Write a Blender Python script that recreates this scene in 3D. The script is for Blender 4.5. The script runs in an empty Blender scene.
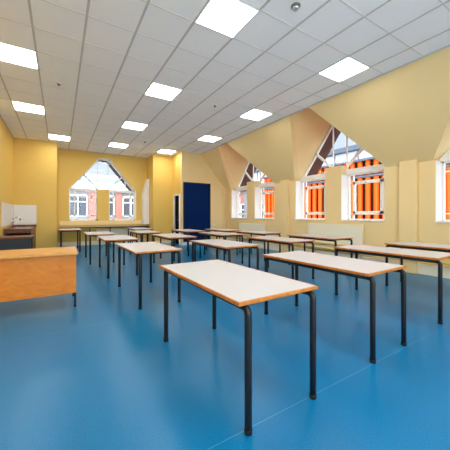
import bpy, bmesh, math, random
from mathutils import Vector, Matrix
random.seed(4)
C = bpy.context.scene.collection
PI = math.pi

# ------------------------------------------------------------------ materials
def nmat(name, col, rough=.6, spec=.4, noise=None, bump=0., metal=0., coat=0.):
    """principled material; noise=(scale, amount) varies the colour a little"""
    m = bpy.data.materials.new(name); m.use_nodes = True
    nt = m.node_tree; N = nt.nodes; L = nt.links
    b = N['Principled BSDF']
    b.inputs['Base Color'].default_value = (*col, 1)
    b.inputs['Roughness'].default_value = rough
    b.inputs['Specular IOR Level'].default_value = spec
    b.inputs['Metallic'].default_value = metal
    b.inputs['Coat Weight'].default_value = coat
    if noise or bump:
        tc = N.new('ShaderNodeTexCoord'); nz = N.new('ShaderNodeTexNoise')
        nz.inputs['Scale'].default_value = noise[0] if noise else 60
        nz.inputs['Detail'].default_value = 4
        L.new(tc.outputs['Object'], nz.inputs['Vector'])
        if noise:
            mx = N.new('ShaderNodeMix'); mx.data_type = 'RGBA'
            a = noise[1]
            mx.inputs[6].default_value = (*[max(0, c*(1-a)) for c in col], 1)
            mx.inputs[7].default_value = (*[min(1, c*(1+a)) for c in col], 1)
            L.new(nz.outputs['Fac'], mx.inputs[0]); L.new(mx.outputs[2], b.inputs['Base Color'])
        if bump:
            bp = N.new('ShaderNodeBump'); bp.inputs['Strength'].default_value = bump
            bp.inputs['Distance'].default_value = .002
            L.new(nz.outputs['Fac'], bp.inputs['Height']); L.new(bp.outputs['Normal'], b.inputs['Normal'])
    return m

def lin(r, g, b):
    f = lambda v: ((v/255+.055)/1.055)**2.4 if v > 10 else v/255/12.92
    return (f(r), f(g), f(b))

def wood_mat(name, c1, c2, scale=(3, 3, 14), rough=.4):
    m = bpy.data.materials.new(name); m.use_nodes = True
    nt = m.node_tree; N = nt.nodes; L = nt.links; b = N['Principled BSDF']
    tc = N.new('ShaderNodeTexCoord'); mp = N.new('ShaderNodeMapping')
    mp.inputs['Scale'].default_value = scale
    nz = N.new('ShaderNodeTexNoise'); nz.inputs['Scale'].default_value = 2.2
    nz.inputs['Detail'].default_value = 6; nz.inputs['Distortion'].default_value = 1.4
    cr = N.new('ShaderNodeValToRGB')
    cr.color_ramp.elements[0].position = .3; cr.color_ramp.elements[0].color = (*c1, 1)
    cr.color_ramp.elements[1].position = .7; cr.color_ramp.elements[1].color = (*c2, 1)
    L.new(tc.outputs['Object'], mp.inputs['Vector']); L.new(mp.outputs['Vector'], nz.inputs['Vector'])
    L.new(nz.outputs['Fac'], cr.inputs['Fac']); L.new(cr.outputs['Color'], b.inputs['Base Color'])
    b.inputs['Roughness'].default_value = rough
    return m

M = {}
M['yellow'] = nmat('yellow_paint', lin(228, 192, 99), .55, .3, (1.3, .03), .05)
M['cream'] = nmat('cream_paint', lin(241, 215, 158), .55, .3, (1.3, .03), .05)
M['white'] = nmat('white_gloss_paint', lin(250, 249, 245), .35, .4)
M['skirt'] = nmat('pale_cream_gloss', lin(242, 235, 212), .4, .4)
M['tile'] = nmat('ceiling_tile', lin(247, 248, 250), .9, .1, (220, .05), .15)
M['grid'] = nmat('ceiling_tee_bar', lin(196, 196, 194), .5, .3)
M['gridlight'] = nmat('ceiling_cross_bar', lin(214, 214, 212), .5, .3)
M['top'] = nmat('grey_laminate', lin(199, 198, 198), .38, .45, (90, .03))
M['edge'] = wood_mat('lacquered_edge', lin(170, 96, 30), lin(208, 132, 50), (6, 6, 6), .35)
M['steel'] = nmat('black_tube', lin(26, 26, 30), .42, .4, (40, .12))
M['rubber'] = nmat('black_rubber', lin(20, 20, 22), .7, .3)
M['beech'] = wood_mat('orange_beech_veneer', lin(204, 114, 16), lin(222, 138, 40), (2.2, 2.2, 5), .35)
M['beechtop'] = wood_mat('beech_top', lin(208, 146, 62), lin(222, 164, 84), (2, 6, 2), .35)
M['brown'] = wood_mat('dark_brown_wood', lin(88, 42, 18), lin(122, 68, 34), (5, 2, 2), .4)
M['charcoal'] = nmat('charcoal_panel', lin(52, 56, 66), .55, .3, (30, .08))
M['navy'] = nmat('navy_board', lin(2, 36, 88), .8, .1, (7, .06))
M['navyframe'] = nmat('navy_frame', lin(16, 22, 48), .5, .3)
M['black'] = nmat('dark_opening', lin(14, 14, 16), .9, .1)
M['chrome'] = nmat('chrome', (.75, .75, .76), .16, .5, metal=1)
M['plastic'] = nmat('white_plastic', lin(232, 230, 224), .4, .4)
M['greydome'] = nmat('grey_plastic', lin(120, 120, 120), .4, .4)
M['rad'] = nmat('radiator_enamel', lin(246, 239, 214), .38, .4)
M['pipe'] = nmat('yellow_pipe_paint', lin(226, 194, 96), .45, .4)
M['soffit'] = wood_mat('brown_soffit', lin(50, 28, 19), lin(70, 41, 28), (2, 10, 2), .7)
M['slate'] = nmat('slate_roof', lin(96, 100, 108), .7, .2, (12, .15))
M['orange'] = nmat('orange_fin', lin(244, 84, 4), .45, .2)
M['finback'] = nmat('dark_cladding', lin(60, 22, 8), .7, .2)
M['facade'] = nmat('pale_render', lin(124, 123, 125), .8, .2, (2, .04))
M['pinkbrick'] = nmat('pink_brick', lin(160, 100, 86), .8, .2, (8, .08))
M['farglass'] = nmat('dark_window_glass', lin(66, 68, 72), .35, .2, (3, .25))
M['paleglass'] = nmat('pale_roof_glazing', lin(150, 160, 176), .4, .3)
M['paleblue'] = nmat('pale_blue_cladding', lin(214, 222, 234), .6, .2, (1.5, .03))
M['tarmac'] = nmat('pale_paving', lin(150, 150, 148), .9, .2, (5, .1))

def floor_mat():
    m = bpy.data.materials.new('blue_vinyl'); m.use_nodes = True
    nt = m.node_tree; N = nt.nodes; L = nt.links; b = N['Principled BSDF']
    tc = N.new('ShaderNodeTexCoord')
    n1 = N.new('ShaderNodeTexNoise'); n1.inputs['Scale'].default_value = 160; n1.inputs['Detail'].default_value = 3
    n2 = N.new('ShaderNodeTexNoise'); n2.inputs['Scale'].default_value = 1.1; n2.inputs['Detail'].default_value = 3
    L.new(tc.outputs['Object'], n1.inputs['Vector']); L.new(tc.outputs['Object'], n2.inputs['Vector'])
    cr = N.new('ShaderNodeValToRGB'); e = cr.color_ramp.elements
    e[0].position = .36; e[0].color = (*FLOOR[0], 1); e[1].position = .66; e[1].color = (*FLOOR[1], 1)
    L.new(n1.outputs['Fac'], cr.inputs['Fac'])
    # welded seam every two metres
    sp = N.new('ShaderNodeSeparateXYZ'); L.new(tc.outputs['Object'], sp.inputs[0])
    ad = N.new('ShaderNodeMath'); ad.operation = 'ADD'; ad.inputs[1].default_value = 20-1.187
    L.new(sp.outputs['Y'], ad.inputs[0])
    md = N.new('ShaderNodeMath'); md.operation = 'MODULO'; md.inputs[1].default_value = 2.0
    L.new(ad.outputs[0], md.inputs[0])
    lt = N.new('ShaderNodeMath'); lt.operation = 'LESS_THAN'; lt.inputs[1].default_value = .006
    L.new(md.outputs[0], lt.inputs[0])
    mu = N.new('ShaderNodeMath'); mu.operation = 'MULTIPLY'; mu.inputs[1].default_value = .45
    L.new(lt.outputs[0], mu.inputs[0])
    mx = N.new('ShaderNodeMix'); mx.data_type = 'RGBA'
    mx.inputs[7].default_value = (*lin(110, 165, 205), 1)
    L.new(mu.outputs[0], mx.inputs[0]); L.new(cr.outputs['Color'], mx.inputs[6])
    L.new(mx.outputs[2], b.inputs['Base Color'])
    mr = N.new('ShaderNodeMapRange'); mr.inputs['To Min'].default_value = .27; mr.inputs['To Max'].default_value = .36
    L.new(n2.outputs['Fac'], mr.inputs['Value']); L.new(mr.outputs[0], b.inputs['Roughness'])
    b.inputs['Specular IOR Level'].default_value = .32
    return m
FLOOR = (lin(0, 100, 150), lin(8, 124, 174))
M['floor'] = floor_mat()

def glass_mat():
    m = bpy.data.materials.new('window_glass'); m.use_nodes = True
    nt = m.node_tree; N = nt.nodes; L = nt.links
    N.remove(N['Principled BSDF'])
    t = N.new('ShaderNodeBsdfTransparent'); t.inputs[0].default_value = (.96, .98, .98, 1)
    g = N.new('ShaderNodeBsdfGlossy'); g.inputs['Roughness'].default_value = .03
    fr = N.new('ShaderNodeFresnel'); fr.inputs[0].default_value = 1.35
    ge = N.new('ShaderNodeNewGeometry'); inv = N.new('ShaderNodeMath'); inv.operation = 'SUBTRACT'; inv.inputs[0].default_value = 1
    L.new(ge.outputs['Backfacing'], inv.inputs[1])
    mu = N.new('ShaderNodeMath'); mu.operation = 'MULTIPLY'
    L.new(fr.outputs[0], mu.inputs[0]); L.new(inv.outputs[0], mu.inputs[1])
    mx = N.new('ShaderNodeMixShader')
    L.new(mu.outputs[0], mx.inputs[0]); L.new(t.outputs[0], mx.inputs[1]); L.new(g.outputs[0], mx.inputs[2])
    L.new(mx.outputs[0], N['Material Output'].inputs['Surface'])
    return m
M['glass'] = glass_mat()

def emit(name, col, s):
    m = bpy.data.materials.new(name); m.use_nodes = True
    b = m.node_tree.nodes['Principled BSDF']
    b.inputs['Base Color'].default_value = (.9, .9, .9, 1)
    b.inputs['Emission Color'].default_value = (*col, 1); b.inputs['Emission Strength'].default_value = s
    return m
M['lamp'] = emit('lit_diffuser', (1, .975, .945), 13.0)

# ------------------------------------------------------------------ mesh helpers
def box(bm, x0, x1, y0, y1, z0, z1):
    v = [bm.verts.new(p) for p in ((x0,y0,z0),(x1,y0,z0),(x1,y1,z0),(x0,y1,z0),(x0,y0,z1),(x1,y0,z1),(x1,y1,z1),(x0,y1,z1))]
    for f in ((0,3,2,1),(4,5,6,7),(0,1,5,4),(1,2,6,5),(2,3,7,6),(3,0,4,7)):
        bm.faces.new([v[i] for i in f])
    return bm

def prism(bm, pts, d):
    """closed solid: polygon pts (3d, planar) swept by vector d"""
    d = Vector(d); n = len(pts)
    a = [bm.verts.new(p) for p in pts]; b = [bm.verts.new(Vector(p)+d) for p in pts]
    bm.faces.new(a); bm.faces.new(b[::-1])
    for i in range(n):
        j = (i+1) % n
        bm.faces.new((a[i], b[i], b[j], a[j]))
    return bm

def bar2(bm, p, q, w, axis, t0, t1):
    """flat bar from p to q in a vertical plane; axis 'x' -> pts are (y,z) at x in t0..t1, 'y' -> pts are (x,z)"""
    p = Vector(p); q = Vector(q); d = (q-p).normalized(); n = Vector((-d.y, d.x))*w/2
    c = [p+n, p-n, q-n, q+n]
    if axis == 'x': return prism(bm, [(t0, k.x, k.y) for k in c], (t1-t0, 0, 0))
    return prism(bm, [(k.x, t0, k.y) for k in c], (0, t1-t0, 0))

def tube(bm, pts, r, seg=12, caps=True):
    pts = [Vector(p) for p in pts]; rings = []
    up = None
    for i, p in enumerate(pts):
        d = (pts[min(i+1, len(pts)-1)]-pts[max(i-1, 0)]).normalized()
        if up is None:
            up = d.orthogonal().normalized()
        up = (up-d*up.dot(d)).normalized(); s = d.cross(up)
        rings.append([bm.verts.new(p+(up*math.cos(2*PI*k/seg)+s*math.sin(2*PI*k/seg))*r) for k in range(seg)])
    for a, b in zip(rings, rings[1:]):
        for k in range(seg):
            f = bm.faces.new((a[k], a[(k+1) % seg], b[(k+1) % seg], b[k])); f.smooth = True
    if caps:
        bm.faces.new(rings[0][::-1]); bm.faces.new(rings[-1])
    return bm

def lathe(bm, prof, cx, cy, seg=24):
    rings = [[bm.verts.new((cx+r*math.cos(2*PI*k/seg), cy+r*math.sin(2*PI*k/seg), z)) for k in range(seg)] for r, z in prof]
    for a, b in zip(rings, rings[1:]):
        for k in range(seg):
            f = bm.faces.new((a[k], a[(k+1) % seg], b[(k+1) % seg], b[k])); f.smooth = True
    bm.faces.new(rings[0]); bm.faces.new(rings[-1])
    return bm

def bev(bm, w=.004, seg=2):
    es = [e for e in bm.edges if len(e.link_faces) == 2 and e.calc_face_angle(0) > .5]
    bmesh.ops.bevel(bm, geom=es, offset=w, segments=seg, affect='EDGES', profile=.5, clamp_overlap=True)
    return bm

def obj(name, bm, mat, parent=None, bevel=0):
    bmesh.ops.recalc_face_normals(bm, faces=bm.faces)
    if bevel: bev(bm, bevel)
    me = bpy.data.meshes.new(name); bm.to_mesh(me); bm.free()
    me.materials.append(M[mat])
    o = bpy.data.objects.new(name, me); C.objects.link(o)
    if parent: o.parent = parent
    return o

def NB(): return bmesh.new()
def tag(o, label, cat, group=None):
    o['label'] = label; o['category'] = cat
    if group: o['group'] = group
    return o
def thing(name, label, cat, loc=(0,0,0), rz=0, group=None):
    o = bpy.data.objects.new(name, None); C.objects.link(o)
    o.location = loc; o.rotation_euler = (0, 0, rz); o.empty_display_size = .1
    return tag(o, label, cat, group)
def struct(name, bm, mat, label, cat, bevel=0):
    o = obj(name, bm, mat, None, bevel); o['kind'] = 'structure'; tag(o, label, cat); return o
def copy_tree(o, parent=None):
    c = o.copy(); C.objects.link(c)
    if parent: c.parent = parent
    for ch in list(o.children): copy_tree(ch, c)
    return c

# ------------------------------------------------------------------ dimensions
XL, XR, XC = -1.28, 6.2, 4.92      # left wall, right low wall, where the flat ceiling stops
YB, YE, YN = 11.83, 9.92, -1.8     # window end wall, board wall, wall behind the camera
ZC, ZE = 3.70, 2.25                # ceiling, eaves
PIER = 10.95                       # front of the two piers beside the end window
XG = 6.5                           # glass plane of the right windows
DORM = [4.57, 8.19, .95]           # centres of the three dormers (y)
HB, HT = 1.38, .28                 # half width of a dormer at eaves and at ceiling
ZP = ZC+HT*(ZC-ZE)/(HB-HT)         # peak of the dormers, above the flat ceiling
HG, ZG = .08, ZC+(HT-.08)*(ZC-ZE)/(HB-HT)   # short level top of the glazing
ZS = 1.04
HW, HP = 1.33, .245                # half width of a window pair, half width of its middle pier

# ------------------------------------------------------------------ shell
struct('floor', box(NB(), XL-.2, XR+.3, YN-.2, YB+.3, -.15, 0), 'floor', 'speckled blue vinyl floor of the classroom', 'floor')

b = NB(); box(b, XL-.2, XC, YN-.2, YB+.3, ZC, ZC+.12)
ceil = struct('ceiling', b, 'tile', 'white suspended ceiling of square mineral tiles', 'ceiling')
TX, TY = .6, .61
X0, Y0 = -.308, 3.797
b = NB()
ys = [Y0+TY*j for j in range(-9, 14)]
xs = [X0+TX*i for i in range(-1, 9)]
for x in xs: box(b, x-.013, x+.013, YN, YB, ZC-.007, ZC)
o = obj('main_tee_bars', b, 'grid', ceil)
b = NB()
for y in ys:
    if YN < y < YB: box(b, XL, XC, y-.007, y+.007, ZC-.004, ZC)
obj('cross_tee_bars', b, 'gridlight', ceil)
b = NB()
box(b, XL, XL+.02, YN, PIER, ZC-.02, ZC); box(b, XC-.02, XC, YN, YE, ZC-.02, ZC)
box(b, .0, 3.27, YB-.02, YB, ZC-.02, ZC)
obj('edge_trim', b, 'grid', ceil)

struct('wall_left', box(NB(), XL-.2, XL, YN-.2, PIER, 0, ZC), 'yellow', 'yellow painted side wall at the left', 'wall')
b = NB(); NX0, NX1, NZ0, NZ1 = XL+.15, 3.2, .75, 3.3
for r in ((XL-.2, XR+.3, 0, NZ0), (XL-.2, NX0, NZ0, NZ1), (NX1, XR+.3, NZ0, NZ1), (XL-.2, XR+.3, NZ1, ZC)): box(b, r[0], r[1], YN-.2, YN, r[2], r[3])
struct('wall_near', b, 'yellow', 'yellow wall behind the viewpoint around an added wide window', 'wall')
b = NB()
for k in range(6):
    x = NX0+(NX1-NX0)*k/5; box(b, x-.03, x+.03, YN-.14, YN-.08, NZ0, NZ1)
for z in (NZ0+.03, 2.4, NZ1-.03): box(b, NX0, NX1, YN-.14, YN-.08, z-.03, z+.03)
wn = struct('window_5', b, 'white', 'added wide white window behind the viewpoint for daylight fill', 'window')  # unseen window, added so daylight from behind brightens the ceiling
b = NB(); box(b, NX0, NX1, YN-.113, YN-.107, NZ0, NZ1); obj('glass', b, 'glass', wn)
struct('trim_1', box(NB(), XL-.2, -.08, PIER, YB+.3, 0, ZC), 'yellow', 'broad yellow pier left of the end window', 'pier')
b = NB(); box(b, 3.27, 4.1, PIER, YB+.3, 0, ZC)
struct('trim_2', b, 'yellow', 'yellow pier right of the end window', 'pier')

# wall with the end window : glass plane y=12.05
WX, WHW = 1.55, 1.25
WS, WSH, WT, WHT = .965, 2.2, 3.5, .2
def yz(bm, pts, y0, y1): return prism(bm, [(x, y0, z) for x, z in pts], (0, y1-y0, 0))
b = NB()
y0, y1 = YB, YB+.3
yz(b, [(-.08, 0), (3.27, 0), (3.27, WS), (-.08, WS)], y0, y1)
yz(b, [(-.08, WS), (WX-WHW, WS), (WX-WHW, WSH), (-.08, WSH)], y0, y1)
yz(b, [(WX+WHW, WS), (3.27, WS), (3.27, WSH), (WX+WHW, WSH)], y0, y1)
yz(b, [(-.08, WSH), (WX-WHW, WSH), (WX-WHT, WT), (WX-WHT, ZC), (-.08, ZC)], y0, y1)
yz(b, [(3.27, WSH), (3.27, ZC), (WX+WHT, ZC), (WX+WHT, WT), (WX+WHW, WSH)], y0, y1)
yz(b, [(WX-WHT, WT), (WX+WHT, WT), (WX+WHT, ZC), (WX-WHT, ZC)], y0, y1)
yz(b, [(WX-.24, WS), (WX+.17, WS), (WX+.17, WSH+.02), (WX-.24, WSH+.02)], y0, y1)
struct('wall_far', b, 'yellow', 'yellow end wall around the pointed window', 'wall')

# wall with the doorway and the wall with the navy board
b = NB()
box(b, 4.1, 4.3, YE+.1, 10.10, 0, ZC); box(b, 4.1, 4.3, 10.62, PIER, 0, ZC); box(b, 4.1, 4.3, 10.10, 10.62, 1.98, ZC)
struct('wall_return', b, 'yellow', 'yellow return wall holding the dark doorway', 'wall')
b = NB()
prism(b, [(4.1, YE, 0), (XR+.3, YE, 0), (XR+.3, YE, ZE-.34), (XR, YE, ZE), (XC, YE, ZC), (4.1, YE, ZC)], (0, .1, 0))
struct('wall_board', b, 'cream', 'cream end wall behind the navy board', 'wall')

# low right wall, sloping ceiling, dormer linings
def xz(bm, pts, x0, x1): return prism(bm, [(x0, y, z) for y, z in pts], (x1-x0, 0, 0))
b = NB()
x0, x1 = XR, XG+.04
xz(b, [(YN, 0), (YE, 0), (YE, ZS), (YN, ZS)], x0, x1)
cs = sorted(DORM)
edges = [YN]+[v for c in cs for v in (c-HW, c+HW)]+[YE]
for i in range(0, len(edges), 2):
    xz(b, [(edges[i], ZS), (edges[i+1], ZS), (edges[i+1], ZE), (edges[i], ZE)], x0, x1)
for c in cs:
    xz(b, [(c-HP, ZS), (c+HP, ZS), (c+HP, 2.47), (c-HP, 2.47)], x0+.004, x1)
struct('wall_right', b, 'cream', 'low cream wall under the sloping ceiling at the right', 'wall')

# slopes between dormers : plane from (XC,ZC) to (XR,ZE)
nrm = Vector((ZC-ZE, 0, XR-XC)).normalized()*.14
def slope(pts): return [(XC+(ZC-z)/(ZC-ZE)*(XR-XC), y, z) for y, z in pts]
lo = [YN]+[v for c in cs for v in (c-HB, c+HB)]+[YE]
hi = [YN]+[v for c in cs for v in (c-HT, c+HT)]+[YE]
b = NB()
for i in range(0, len(lo), 2):
    prism(b, slope([(lo[i], ZE), (lo[i+1], ZE), (hi[i+1], ZC), (hi[i], ZC)]), nrm)
    # closing strip from the foot of the slope back to the outside of the wall
    prism(b, [(XR, lo[i], ZE), (XG+.04, lo[i], ZE), (XG+.04, lo[i], ZE+.1), (XR, lo[i], ZE+.02)], (0, lo[i+1]-lo[i], 0))
struct('ceiling_slope', b, 'cream', 'cream sloping ceiling between the pointed dormer windows', 'ceiling')
b = NB()
for c in cs:
    for s in (-1, 1):
        n = Vector((0, s*(ZC-ZE), HB-HT)).normalized()*.08
        prism(b, [(XR, c+s*HB, ZE), (XG+.04, c+s*HB, ZE), (XG+.04, c, ZP), (XC-.3, c, ZP), (XC-.3, c+s*(HT-.02), ZC+.13), (XC-.001, c+s*(HT-.02), ZC+.13), (XC, c+s*HT, ZC)], n)
    prism(b, [(XC-.3, c-HT, ZC+.12), (XC-.3, c+HT, ZC+.12), (XC-.3, c, ZP+.03)], (.05, 0, 0))
struct('ceiling_dormers', b, 'cream', 'cream sloping linings of the dormers above the side windows', 'ceiling')

# pilasters
for k, (ya, yb, lb) in enumerate(((2.56, 2.89, 'nearer cream pilaster on the right wall, clear of the radiators'),
                                  (6.15, 6.48, 'farther cream pilaster on the right wall, between the two radiators'))):
    struct('trim_%d' % (3+k), box(NB(), XR-.1, XR, ya, yb, 0, ZE+.05), 'cream', lb, 'pilaster', .004)

# skirtings
struct('baseboard_right', box(NB(), XR-.06, XR, YN, YE, 0, .2), 'skirt', 'deep pale skirting along the right wall', 'skirting', .004)
struct('baseboard_far', box(NB(), -.08, 3.27, YB-.03, YB, 0, .16), 'skirt', 'pale skirting under the end window', 'skirting', .004)
b = NB(); box(b, 4.12, XR-.06, YE-.025, YE, 0, .12)
struct('baseboard_board', b, 'white', 'white skirting below the navy board', 'skirting', .003)
struct('baseboard_pier', box(NB(), 3.27, 4.06, PIER-.025, PIER, 0, .12), 'skirt', 'pale skirting of the pier beside the doorway', 'skirting', .003)

# ------------------------------------------------------------------ windows
def win_right(n, c, label):
    xa, xb = XG-.03, XG+.03
    zt0, zt1 = 2.24, 2.38
    b = NB()
    half = lambda z: HT+(ZC-z)/(ZC-ZE)*(HB-HT)
    xz(b, [(c-HB, zt0), (c+HB, zt0), (c+half(zt1), zt1), (c-half(zt1), zt1)], xa-.05, xb)      # transom beam
    for s in (-1, 1):
        y0, y1 = sorted((c+s*HP, c+s*HW))
        for r in ((y0, y0+.045, ZS, zt0), (y1-.045, y1, ZS, zt0), (y0, y1, ZS, ZS+.05), (y0, y1, zt0-.03, zt0)):
            box(b, xa, xb, r[0], r[1], r[2], r[3])
        for z in (ZS+.17, zt0-.2): box(b, xa+.01, xb-.01, y0, y1, z-.012, z+.012)
        for y in (y0+.16, y1-.16): box(b, xa+.01, xb-.01, y-.012, y+.012, ZS, zt0)
        # rake
        bar2(b, (c+s*(half(zt1)-.03), zt1), (c+s*(HG-.03), ZG), .07, 'x', xa, xb)
        bar2(b, (c+s*(HP-.02), 2.49), (c+s*(half(3.0)-.02), 3.0), .06, 'x', xa, xb)              # V strut
        box(b, xa+.01, xb-.01, c+s*.21-.012, c+s*.21+.012, 2.47, ZC+.06)                             # mullion
    box(b, xa, xb, c-HG, c+HG, ZG-.06, ZG)
    w = struct('window_%d' % n, b, 'white', label, 'window')
    for s in (-1, 1):
        y0, y1 = sorted((c+s*HP, c+s*HW))
        b = NB()
        for r in ((y0+.17, y0+.23, ZS+.18, zt0-.21), (y1-.23, y1-.17, ZS+.18, zt0-.21),
                  (y0+.17, y1-.17, ZS+.18, ZS+.24), (y0+.17, y1-.17, zt0-.27, zt0-.21)):
            box(b, xa-.025, xa+.025, *r)
        cm = obj('casement', b, 'white', w)
        b = NB(); box(b, xa-.045, xa-.025, y1-.22, y1-.2, 1.55, 1.66)
        obj('handle', b, 'white', cm)
    b = NB()
    for s in (-1, 1):
        y0, y1 = sorted((c+s*HP, c+s*HW)); box(b, XG-.003, XG+.003, y0, y1, ZS, zt0)
    xz(b, [(c-half(zt1), zt1), (c+half(zt1), zt1), (c+HG, ZG), (c-HG, ZG)], XG-.003, XG+.003)
    obj('glass', b, 'glass', w)
    b = NB()
    for s in (-1, 1):
        y0, y1 = sorted((c+s*HP, c+s*HW)); box(b, XR-.035, XG-.03, y0-.02*0, y1, ZS-.0, ZS+.03)
    obj('sill', b, 'white', w)
    b = NB()      # white painted side reveals
    for s in (-1, 1):
        y0, y1 = sorted((c+s*HP, c+s*HW))
        box(b, XR+.006, XG-.03, y0, y0+.008, ZS+.03, zt0); box(b, XR+.006, XG-.03, y1-.008, y1, ZS+.03, zt0)
    obj('reveal', b, 'white', w)
    # gable roof edge outside
    b = NB()
    for s in (-1, 1):
        nn = Vector((0, s*(ZC-ZE), HB-HT)).normalized()*.06
        prism(b, [(XG+.06, c+s*(HB+.02), ZE), (XG+.55, c+s*(HB+.02), ZE), (XG+.55, c+s*.02, ZP), (XG+.06, c+s*.02, ZP)], nn)
    box(b, XG+.06, XG+.55, c-.06, c+.06, ZP, ZP+.07)
    obj('gable_overhang', b, 'soffit', w)
    return w
win_right(2, DORM[0], 'white pointed dormer window pair above the long radiator')
win_right(3, DORM[1], 'white pointed dormer window pair farthest along the right wall, next to the board wall')
win_right(4, DORM[2], 'white dormer window pair cut off by the right edge of the view')

# end window
def win_far():
    ya, yb = 12.05, 12.11
    b = NB()
    zt0, zt1 = WSH-.06, WSH+.04
    hw = lambda z: WHT+(WT-z)/(WT-WSH)*(WHW-WHT)
    halves = ((WX-WHW, WX-.24), (WX+.17, WX+WHW))
    for x0, x1 in halves:
        for r in ((x0, x0+.055), (x1-.055, x1)): box(b, r[0], r[1], ya, yb, WS, zt0)
        box(b, x0, x1, ya, yb, WS, WS+.06); box(b, x0, x1, ya, yb, zt0, zt1)
        for z in (WS+.2, zt0-.22): box(b, x0, x1, ya+.01, yb-.01, z-.022, z+.022)
        for x in (x0+.2, x1-.2): box(b, x-.02, x+.02, ya+.01, yb-.01, WS, zt0)
    for s in (-1, 1):
        bar2(b, (WX+s*(WHW-.03), WSH+.02), (WX+s*(WHT-.03), WT), .06, 'y', ya, yb)
        bar2(b, (WX-.035+s*.2, WSH+.04), (WX+s*(hw(2.82)-.02), 2.82), .06, 'y', ya, yb)
        box(b, WX-.035+s*.2-.012, WX-.035+s*.2+.012, ya+.01, yb-.01, WSH, WT)
    for s in (-1, 1):
        x = WX+s*.85; box(b, x-.01, x+.01, ya+.01, yb-.01, zt1, WSH+(WHW-.85)/(WHW-WHT)*(WT-WSH))
    box(b, WX-WHT, WX+WHT, ya, yb, WT-.05, WT)
    w = struct('window_1', b, 'white', 'white pointed window pair in the yellow end wall', 'window')
    b = NB()
    for x0, x1 in halves: box(b, x0, x1, 12.077, 12.083, WS, zt0)
    yz(b, [(WX-WHW, WSH), (WX+WHW, WSH), (WX+WHT, WT), (WX-WHT, WT)], 12.077, 12.083)
    obj('glass', b, 'glass', w)
    b = NB()
    for s in (-1, 1):
        d = Vector((-s*(WT-WSH), 0, -(WHW-WHT))).normalized()*.008
        prism(b, [(WX+s*WHW, YB-.004, WSH), (WX+s*WHW, 12.05, WSH), (WX+s*WHT, 12.05, WT), (WX+s*WHT, YB-.004, WT)], d)
        xx = WX+s*WHW; box(b, min(xx, xx-s*.008), max(xx, xx-s*.008), YB-.004, 12.05, WS, WSH)
    box(b, WX-WHT, WX+WHT, YB-.004, 12.05, WT-.008, WT)
    obj('reveal', b, 'skirt', w)
    b = NB(); box(b, 0.0, 3.2, YB-.05, YB, .80, .965)
    obj('sill', b, 'cream', w)
    b = NB()
    for s in (-1, 1):
        d = Vector((s*(WT-WSH), 0, WHW-WHT)).normalized()*.06
        prism(b, [(WX+s*WHW, 12.135, WSH), (WX+s*WHW, 12.85, WSH), (WX+s*WHT, 12.85, WT), (WX+s*WHT, 12.135, WT)], d)
    box(b, WX-WHT-.05, WX+WHT+.05, 12.135, 12.85, WT, WT+.06)
    obj('gable_overhang', b, 'soffit', w)
win_far()

# white prism with a sloped edge in the corner of the end bay
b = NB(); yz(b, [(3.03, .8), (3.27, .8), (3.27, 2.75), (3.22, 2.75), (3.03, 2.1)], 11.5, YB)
struct('trim_5', b, 'white', 'white chamfered block in the corner right of the end window', 'boxing', .004)

# ------------------------------------------------------------------ doors
b = NB()
box(b, 4.06, 4.16, 10.04, 10.10, 0, 2.04); box(b, 4.06, 4.16, 10.62, 10.74, 0, 2.04); box(b, 4.06, 4.16, 10.10, 10.62, 1.98, 2.04)
d = struct('door_1', b, 'white', 'narrow dark doorway with a white frame beside the navy board', 'door')
b = NB(); box(b, 4.125, 4.165, 10.10, 10.62, 0, 1.98)
obj('door_leaf', b, 'black', d)
b = NB(); tube(b, [(4.125, 10.16, 1.0), (4.08, 10.16, 1.0), (4.08, 10.26, 1.0)], .01, 8)
obj('handle', b, 'chrome', d)
b = NB(); box(b, 4.21, 5.33, YE-.04, YE, .12, 2.46)
d = struct('door_2', b, 'navy', 'tall navy blue board with a dark edge on the end wall', 'board')
b = NB()
for r in ((4.17, 4.21, .12, 2.5), (5.33, 5.37, .12, 2.5), (4.21, 5.33, 2.46, 2.5)): box(b, r[0], r[1], YE-.06, YE, r[2], r[3])
obj('frame', b, 'navyframe', d)

t = thing('light_switch', 'small white switch plate on the end wall right of the navy board', 'switch', (5.56, YE, .80))
b = NB(); box(b, -.045, .045, -.012, 0, -.045, .045); obj('plate', b, 'plastic', t, .003)
b = NB(); box(b, -.012, .012, -.018, -.012, -.02, .02); obj('rocker', b, 'white', t)

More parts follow.
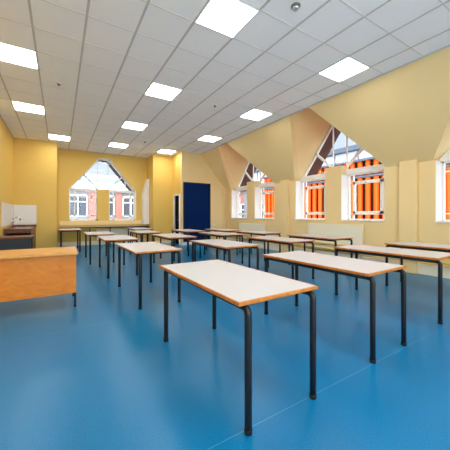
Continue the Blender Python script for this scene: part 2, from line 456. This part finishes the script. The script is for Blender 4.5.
# ------------------------------------------------------------------ ceiling lights and detectors
def make_light(name='ceiling_light'):
    t = thing(name, 'x', 'ceiling light', (0, 0, ZC), 0, 'square light panels in the ceiling')
    b = NB(); h = .298
    for r in ((-h, h, -h, -h+.016), (-h, h, h-.016, h), (-h, -h+.016, -h+.016, h-.016), (h-.016, h, -h+.016, h-.016)):
        box(b, *r, -.012, 0)
    obj('frame', b, 'white', t)
    b = NB(); box(b, -h+.016, h-.016, -h+.016, h-.016, -.009, -.001)
    obj('diffuser', b, 'lamp', t)
    return t
L0 = make_light(); first = True
def cell(i, j): return (X0+TX*(i+.5), Y0+TY*(j+.5), ZC)
for i, j, lb in ((3, -2, 'lit square ceiling panel nearest the viewpoint, cut by the top edge of the view'),
                 (-1, 2, 'lit ceiling panel touching the left edge of the view'),
                 (3, 2, 'second lit panel of the middle row, behind the nearest large one'),
                 (7, -2, 'lit ceiling panel nearest the right hand slope'),
                 (7, 2, 'second lit panel along the right hand slope, above the far dormer'),
                 (-1, 6, 'second lit panel of the left row, in front of the left pier'),
                 (3, 6, 'third lit panel of the middle row, towards the end window'),
                 (7, 6, 'third and last lit panel along the right hand slope'),
                 (0, 10, 'lit ceiling panel at the top right corner of the left pier'),
                 (3, 10, 'small lit panel right in front of the end window'),
                 (6, 10, 'lit ceiling panel above the pier with the dark doorway'),
                 (-1, -2, 'ceiling panel of the left row beside the viewpoint'),
                 (3, -6, 'ceiling panel of the middle row behind the viewpoint'),
                 (7, -6, 'ceiling panel by the right slope behind the viewpoint'),
                 (-1, -6, 'ceiling panel of the left row behind the viewpoint')):
    o = L0 if first else copy_tree(L0); first = False
    o.location = cell(i, j); o['label'] = lb

for x, y, r, m, lb, nm in ((2.42, 2.30, .05, 'chrome', 'dark glossy dome sensor at the top of the view, right of the large panel', 'ceiling_sensor'),
                           (-.01, 6.01, .035, 'greydome', 'small grey detector on the left part of the ceiling', 'smoke_detector'),
                           (3.02, 5.33, .035, 'greydome', 'small grey detector between middle and right light rows', 'smoke_detector'),
                           (2.47, 9.2, .04, 'greydome', 'small grey detector farthest away near the end window', 'smoke_detector')):
    t = thing(nm, lb, 'detector', (x, y, ZC))
    b = NB(); lathe(b, [(r*1.15, 0), (r*1.15, -.012), (r*.9, -.02)], 0, 0, 20); obj('base', b, 'plastic' if m != 'chrome' else 'greydome', t)
    b = NB(); lathe(b, [(r*.85, -.02), (r*.8, -.035), (r*.55, -.05), (r*.15, -.056)], 0, 0, 20); obj('dome', b, m, t)

# ------------------------------------------------------------------ tables
TW, TL, TH = .635, 1.26, .715
def make_table():
    t = thing('classroom_table', 'x', 'table', (0, 0, 0), 0, 'classroom tables set out in rows')
    w, l = TW/2, TL/2; e = .011
    b = NB(); box(b, -w+e, w-e, -l+e, l-e, TH-.020, TH)
    top = obj('tabletop', b, 'top', t)
    b = NB()
    o_ = [(-w, -l), (w, -l), (w, l), (-w, l)]; i_ = [(-w+e, -l+e), (w-e, -l+e), (w-e, l-e), (-w+e, l-e)]
    lev = []
    for ring, z in ((i_, TH), ([(x*.994, y*.997) for x, y in o_], TH), (o_, TH-.003), (o_, TH-.018), ([(x*.992, y*.996) for x, y in o_], TH-.022), (i_, TH-.022)):
        lev.append([b.verts.new((x, y, z)) for x, y in ring])
    for a in range(6):
        p, q = lev[a], lev[(a+1) % 6]
        for k in range(4): b.faces.new((p[k], p[(k+1) % 4], q[(k+1) % 4], q[k]))
    obj('edge_band', b, 'edge', top)
    r = .0205; zt = TH-.022-r; R = .036
    for sx in (-1, 1):
        x = sx*(w-.056)+.008
        ye = l-.002
        for sy in (-1, 1):
            pts = [(x, sy*ye, .012), (x, sy*ye, .3), (x, sy*ye, zt-R)]
            for k in range(1, 7):
                a = k/6*PI/2
                pts.append((x, sy*(ye-R+R*math.cos(a)), zt-R+R*math.sin(a)))
            pts.append((x, sy*(ye-R-.02), zt))
            lg = obj('leg', tube(NB(), pts, r, 14), 'steel', t)
            b = NB(); lathe(b, [(r*.8, 0), (r+.0015, .004), (r+.0015, .03), (r*.6, .031)], x, sy*ye, 14)
            obj('foot_cap', b, 'rubber', lg)
        b = NB(); tube(b, [(x, -(ye-R-.02), zt), (x, ye-R-.02, zt)], r, 14)
        obj('side_rail', b, 'steel', t)
    for sy in (-1, 1):
        y = sy*(l-.16)
        b = NB(); box(b, -(w-.06), w-.06, y-.012, y+.012, zt-.014, zt+.016)
        obj('end_rail', b, 'steel', t)
    return t
T0 = make_table(); first = True
TAB = [(.79, 1.164, math.radians(.9), 'grey topped classroom table nearest the viewpoint, in the middle foreground'),
       (2.045, 1.205, math.radians(1.5), 'second table from the left in the nearest row, right behind the foreground table'),
       (3.425, 1.25, math.radians(1.5), 'third table of the nearest row, its near corner close to the right edge'),
       (4.60, 1.14, math.radians(1.5), 'table in front of the nearer pilaster, cut off by the right edge'),
       (.785, 3.42, math.radians(1), 'table at the left end of the second row, right of the wooden desk'),
       (2.03, 3.27, 0, 'table standing right behind the foreground table, in front of the navy board'),
       (3.40, 3.36, 0, 'table of the second row with two tables behind it, left of the long radiator'),
       (4.58, 3.36, 0, 'table standing right in front of the long radiator'),
       (.71, 5.40, 0, 'third table of the leftmost file, counted from the foreground'),
       (1.92, 5.30, 0, 'table in front of the pier with the dark doorway'),
       (3.22, 5.36, 0, 'table overlapping the right edge of the navy board, nearer of the two there'),
       (4.40, 5.30, 0, 'table in front of the far short radiator'),
       (.56, 7.15, 0, 'farthest table of the leftmost file, in front of the end window'),
       (1.76, 7.15, 0, 'table in front of the right half of the end window, nearer of the two there'),
       (3.08, 7.10, 0, 'table right in front of the navy board and dark doorway, far away'),
       (4.22, 6.90, 0, 'farthest table at the right of the navy board, near the room corner'),
       (-.03, 9.80, 0, 'table beside the left pier, its end seen over the wooden desk'),
       (2.10, 9.06, 0, 'farthest table by the right pier, behind another table in front of the end window')]
for x, y, a, lb in TAB:
    o = T0 if first else copy_tree(T0); first = False
    o.location = (x+TW/2, y+TL/2, 0); o.rotation_euler = (0, 0, a); o['label'] = lb

# ------------------------------------------------------------------ wooden desk at the left
t = thing('teacher_desk', 'orange beech desk with a deep front panel at the left edge', 'desk', (-.5, 4.2, 0))
x0, x1, ya, yb = -.70, .70, -.33, .34
obj('desktop', box(NB(), x0, x1, ya, yb, .68, .717), 'beechtop', t, .005)
obj('front_panel', box(NB(), x0+.03, x1-.02, ya+.05, ya+.075, .19, .679), 'beech', t, .002)
obj('side_panel', box(NB(), x0+.03, x0+.055, ya+.075, yb-.04, .19, .679), 'beech', t, .002)
obj('side_panel', box(NB(), x1-.045, x1-.02, ya+.075, yb-.04, .25, .679), 'beech', t, .002)
for px in (x0+.05, x1-.03):
    for py in (ya+.09, yb-.06):
        b = NB(); box(b, px-.012, px+.012, py-.012, py+.012, .008, .25)
        lg = obj('leg', b, 'steel', t)
        obj('foot_cap', box(NB(), px-.014, px+.014, py-.014, py+.014, 0, .02), 'rubber', lg)

# darker desk behind it
t = thing('grey_fronted_desk', 'charcoal fronted desk with a brown wooden top between sink and beech desk', 'desk', (-.9, 7.7, 0))
obj('desktop', box(NB(), -.36, .36, -.32, .32, .665, .70), 'brown', t, .004)
obj('front_panel', box(NB(), -.34, .34, -.30, -.28, .12, .663), 'charcoal', t, .002)
for sx in (-1, 1):
    obj('leg', box(NB(), sx*.32-.02, sx*.32+.02, -.28, -.24, 0, .664), 'charcoal', t, .002)
    obj('leg', box(NB(), sx*.32-.02, sx*.32+.02, .24, .28, 0, .664), 'charcoal', t, .002)

# sink unit in the corner
t = thing('sink_unit', 'brown wooden sink unit in the left corner below the white splashback', 'sink unit', (-.97, 10.05, 0))
yn, yf = -.90, .88
b = NB()
box(b, -.29, -.27, yn+.02, yf, 0, .765); box(b, -.27, .27, yf-.02, yf, 0, .765); box(b, -.27, .27, yn+.02, yf-.02, .08, .10)
obj('carcass', b, 'brown', t)
b = NB(); box(b, -.29, .285, yn, yn+.02, 0, .62); box(b, -.29, .285, yn, yn+.02, .70, .765)
obj('end_panel', b, 'brown', t)
for k in range(3):
    a = yn+.03+k*.58
    dd = obj('door', box(NB(), .27, .29, a, a+.57, .1, .755), 'brown', t, .002)
    obj('handle', tube(NB(), [(.29, a+.06, .5), (.31, a+.06, .5), (.31, a+.06, .6), (.29, a+.06, .6)], .005, 8), 'chrome', dd)
b = NB()
box(b, -.30, .31, yn-.02, -.05, .765, .805); box(b, -.30, .31, .55, yf+.005, .765, .805)
box(b, -.30, -.2, -.05, .55, .765, .805); box(b, .2, .31, -.05, .55, .765, .805)
obj('worktop', b, 'brown', t, .002)
obj('upstand', box(NB(), -.30, .31, yf-.012, yf+.005, .805, .87), 'brown', t, .002)
b = NB()
box(b, -.2, .2, -.05, .55, .64, .645)
for r in ((-.2, -.195, -.05, .55), (.195, .2, -.05, .55), (-.195, .195, -.05, -.045), (-.195, .195, .545, .55)): box(b, *r, .645, .811)
obj('basin', b, 'chrome', t)
b = NB(); tube(b, [(-.25, .25, .805), (-.25, .25, 1.04), (-.235, .25, 1.09), (-.2, .25, 1.12), (-.12, .25, 1.12), (-.07, .25, 1.09), (-.06, .25, 1.03)], .022, 10)
tube(b, [(-.25, .1, .95), (-.25, .4, .95)], .02, 10)
tp = obj('tap', b, 'chrome', t)
for sy in (.1, .4):
    obj('tap_head', lathe(NB(), [(.016, .95), (.03, .975), (.03, 1.02), (.012, 1.03)], -.25, sy, 12), 'chrome', tp)
b = NB(); box(b, XL+.02, -.66, PIER-.012, PIER, .875, 1.52); box(b, XL, XL+.012, 8.95, PIER-.012, .875, 1.52)
struct('trim_6', b, 'plastic', 'white splashback panel behind the sink', 'splashback', .002)

# bench and radiator below the end window
t = thing('window_bench', 'pale narrow bench top running under the end window', 'bench', (1.6, 11.6, 0))
obj('worktop', box(NB(), -1.62, 1.62, -.24, .17, .70, .735), 'top', t, .003)
obj('shaded_front_edge', box(NB(), -1.62, 1.62, -.255, -.241, .69, .735), 'steel', t, .002)  # dark strip: shade along the bench front put into the colour
for x in (-1.55, -.62, .1, .95, 1.55):
    obj('leg', tube(NB(), [(x, -.2, 0), (x, -.2, .70)], .018, 10), 'steel', t)

def radiator(name_label, loc, rz, ln, z0, z1, mat='rad'):
    t = thing('radiator', name_label, 'radiator', loc, rz, 'panel radiators under the windows')
    b = NB(); h = ln/2
    box(b, -h, h, -.09, -.078, z0, z1-.02)
    n = int(ln/.05)
    for k in range(n):
        x = -h+.03+(ln-.06)*(k+.5)/n
        box(b, x-.012, x+.012, -.094, -.09, z0+.04, z1-.06)
    obj('front_panel', b, mat, t)
    obj('rear_panel', box(NB(), -h, h, -.04, -.03, z0, z1-.02), mat, t)
    b = NB(); box(b, -h-.004, h+.004, -.095, -.026, z1-.02, z1)
    obj('top_grille', b, mat, t)
    for s in (-1, 1):
        obj('end_cap', box(NB(), s*(h+.003)-.004, s*(h+.003)+.004, -.092, -.028, z0, z1-.02), mat, t)
    b = NB(); tube(b, [(h-.04, -.06, z0), (h-.04, -.06, max(.06, z0-.1))], .012, 8)
    obj('valve', b, 'chrome', t)
    for s in (-.7, .7): obj('bracket', box(NB(), s*h-.02, s*h+.02, -.03, -.004, z0+.1, z1-.1), mat, t)
    return t
radiator('long cream radiator under the dormer window left of the nearer pilaster', (XR, 4.52, 0), -PI/2, 1.62, .24, .95)
radiator('cream radiator under the farthest dormer window by the board wall', (XR, 8.06, 0), -PI/2, 1.54, .24, .87)
radiator('grey looking radiator in the shade under the bench of the end window', (1.9, YB-.03, 0), 0, 1.3, .2, .62)

for z, lb in ((.42, 'upper yellow heating pipe along the right wall'), (.29, 'lower yellow heating pipe along the right wall')):
    for_ = tube(NB(), [(XR-.125, YN+.02, z), (XR-.125, YE-.05, z)], .022, 12)
    o = obj('heating_pipe', for_, 'pipe'); tag(o, lb, 'pipe')
    b = NB()
    for y in (.4, 2.3, 3.4, 5.6, 7.0, 9.2): box(b, XR-.13, XR-.065, y-.012, y+.012, z-.03, z-.022)
    obj('bracket', b, 'pipe', o)

# ------------------------------------------------------------------ outside
G = -3.2
struct('ground', box(NB(), -30, 60, 13.0, 70, G-.2, G), 'tarmac', 'paved yard outside beyond the end window', 'ground')
struct('ground_side', box(NB(), 7.4, 60, -30, 13.0, G-.2, G), 'tarmac', 'paved yard outside the side windows', 'ground')

t = thing('finned_building', 'building clad in bright orange upright fins outside the right windows', 'building', (11.3, 7.5, G))
H_ = 3.55-G
obj('wall', box(NB(), .12, 6, -7.5, 6.0, 0, H_-.1), 'finback', t)
obj('roof', box(NB(), -.15, 6.2, -7.6, 6.1, H_, H_+.1), 'slate', t)
ny = 38
b0 = tube(NB(), [(0, 0, .05), (0, 0, H_-.75)], .10, 12); f0 = obj('fin', b0, 'orange', t)
b1 = tube(NB(), [(0, 0, H_-.6), (0, 0, H_)], .10, 12); f1 = obj('upper_fin', b1, 'orange', t)
for k in range(ny):
    y = -7.3+k*.355
    for q, f in enumerate((f0, f1)):
        o = f if k == 0 else f.copy()
        if k: C.objects.link(o)
        o.location = (0, y, 0)
obj('rail', box(NB(), -.05, .12, -7.5, 6.0, H_-.72, H_-.63), 'slate', t)

def office(name, label, loc, rz, ln, ht, dep, wallm, pilm, floors, bays, z0):
    t = thing(name, label, 'building', loc, rz)
    obj('wall', box(NB(), -ln/2, ln/2, 0, dep, 0, ht), wallm, t)
    obj('roof', box(NB(), -ln/2-.2, ln/2+.2, -.25, dep, ht, ht+.18), 'slate', t)
    bw = ln/bays
    for k in range(bays+1):
        if True:
            obj('pilaster', box(NB(), -ln/2+k*bw-.22, -ln/2+k*bw+.22, -.12, 0, 0, ht), pilm, t)
    for fz in floors:
        for k in range(bays):
            xc = -ln/2+(k+.5)*bw; w = bw*.34
            b = NB()
            for r in ((xc-w, xc-w+.06, 0, 1.5), (xc+w-.06, xc+w, 0, 1.5), (xc-w, xc+w, 0, .06), (xc-w, xc+w, 1.44, 1.5), (xc-.03, xc+.03, 0, 1.5), (xc-w, xc+w, 1.0, 1.05)):
                box(b, r[0], r[1], -.06, 0, z0+fz+r[2], z0+fz+r[3])
            f = obj('window', b, 'white', t)
            obj('pane', box(NB(), xc-w, xc+w, -.02, .0, z0+fz, z0+fz+1.5), 'farglass', f)
    return t
office('office_building', 'pale building with pink pilasters seen through the end window', (1.94, 21, G), 0, 14.08, 6.05, 7, 'facade', 'pinkbrick', (0, 2.6), 8, 1.7)
t = thing('glazed_building', 'pale glazed upper storeys rising behind the building beyond the end window', 'building', (3, 30, G))
obj('wall', box(NB(), -13, 13, 0, 6, 0, 8.3), 'white', t)
obj('glazing', box(NB(), -13, 13, -.1, 0, 7.75, 8.1), 'paleglass', t)
obj('roof', box(NB(), -13.5, 13.5, -.4, 6, 8.3, 8.45), 'white', t)
for k in range(14):
    obj('mullion', box(NB(), -13+k*2-.04, -13+k*2+.04, -.16, -.1, 6.5, 8.1), 'paleglass', t)
office('corner_building', 'pinkish building with grey windows seen through the farthest dormer window', (12.6, 18.6, G), -PI/2, 8.8, 6.3, 6, 'pinkbrick', 'facade', (0, 2.6), 6, 1.2)

t = thing('tall_building', 'pale tall building with a grey eave behind the orange fins', 'building', (21, 15, G))
obj('wall', box(NB(), 0, 8, -9, 12, 0, 9.75), 'paleblue', t)
obj('roof', box(NB(), -.5, 8.4, -9.4, 12.4, 9.75, 10.15), 'slate', t)
b = NB()
for k in range(10): box(b, -.06, 0, -8.6+k*2.2, -8.5+k*2.2, 0, 9.75)
obj('joint_strips', b, 'slate', t)

# ------------------------------------------------------------------ world
w = bpy.data.worlds.new('sky'); bpy.context.scene.world = w; w.use_nodes = True
nt = w.node_tree; N = nt.nodes; L = nt.links
bg = N['Background']
tc = N.new('ShaderNodeTexCoord'); nz = N.new('ShaderNodeTexNoise'); nz.inputs['Scale'].default_value = 2.6; nz.inputs['Detail'].default_value = 5
cr = N.new('ShaderNodeValToRGB'); e = cr.color_ramp.elements
e[0].position = .38; e[0].color = (.56, .72, .95, 1); e[1].position = .62; e[1].color = (.96, .98, 1, 1)
L.new(tc.outputs['Generated'], nz.inputs['Vector']); L.new(nz.outputs['Fac'], cr.inputs['Fac']); L.new(cr.outputs['Color'], bg.inputs['Color'])

# sky brightened behind and left of the viewpoint, as fill for the added window
bright_side = N.new('ShaderNodeVectorMath'); bright_side.operation = 'DOT_PRODUCT'
bright_side.inputs[1].default_value = (-.45, -.85, .27)
L.new(tc.outputs['Generated'], bright_side.inputs[0])
gr = N.new('ShaderNodeMapRange'); gr.interpolation_type = 'SMOOTHSTEP'
gr.inputs['From Min'].default_value = -.35; gr.inputs['From Max'].default_value = .85
gr.inputs['To Min'].default_value = .85; gr.inputs['To Max'].default_value = 6.5
L.new(bright_side.outputs['Value'], gr.inputs['Value']); L.new(gr.outputs[0], bg.inputs['Strength'])

# ------------------------------------------------------------------ camera
cam = bpy.data.cameras.new('camera'); co = bpy.data.objects.new('camera', cam); C.objects.link(co)
cam.sensor_width = 36; cam.lens = 268/450*36; cam.shift_y = (215.46-225)/450
cam.clip_start = .05; cam.clip_end = 300
co.location = (0, 0, 1.1745); co.rotation_euler = (PI/2, 0, -.5527)
S = bpy.context.scene; S.camera = co
S.view_settings.view_transform = 'Standard'; S.view_settings.look = 'None'
S.view_settings.gamma = 1; S.view_settings.use_curve_mapping = False
S.view_settings.exposure = .42
S.cycles.use_denoising = True
S.cycles.max_bounces = 10; S.cycles.diffuse_bounces = 6; S.cycles.transparent_max_bounces = 12
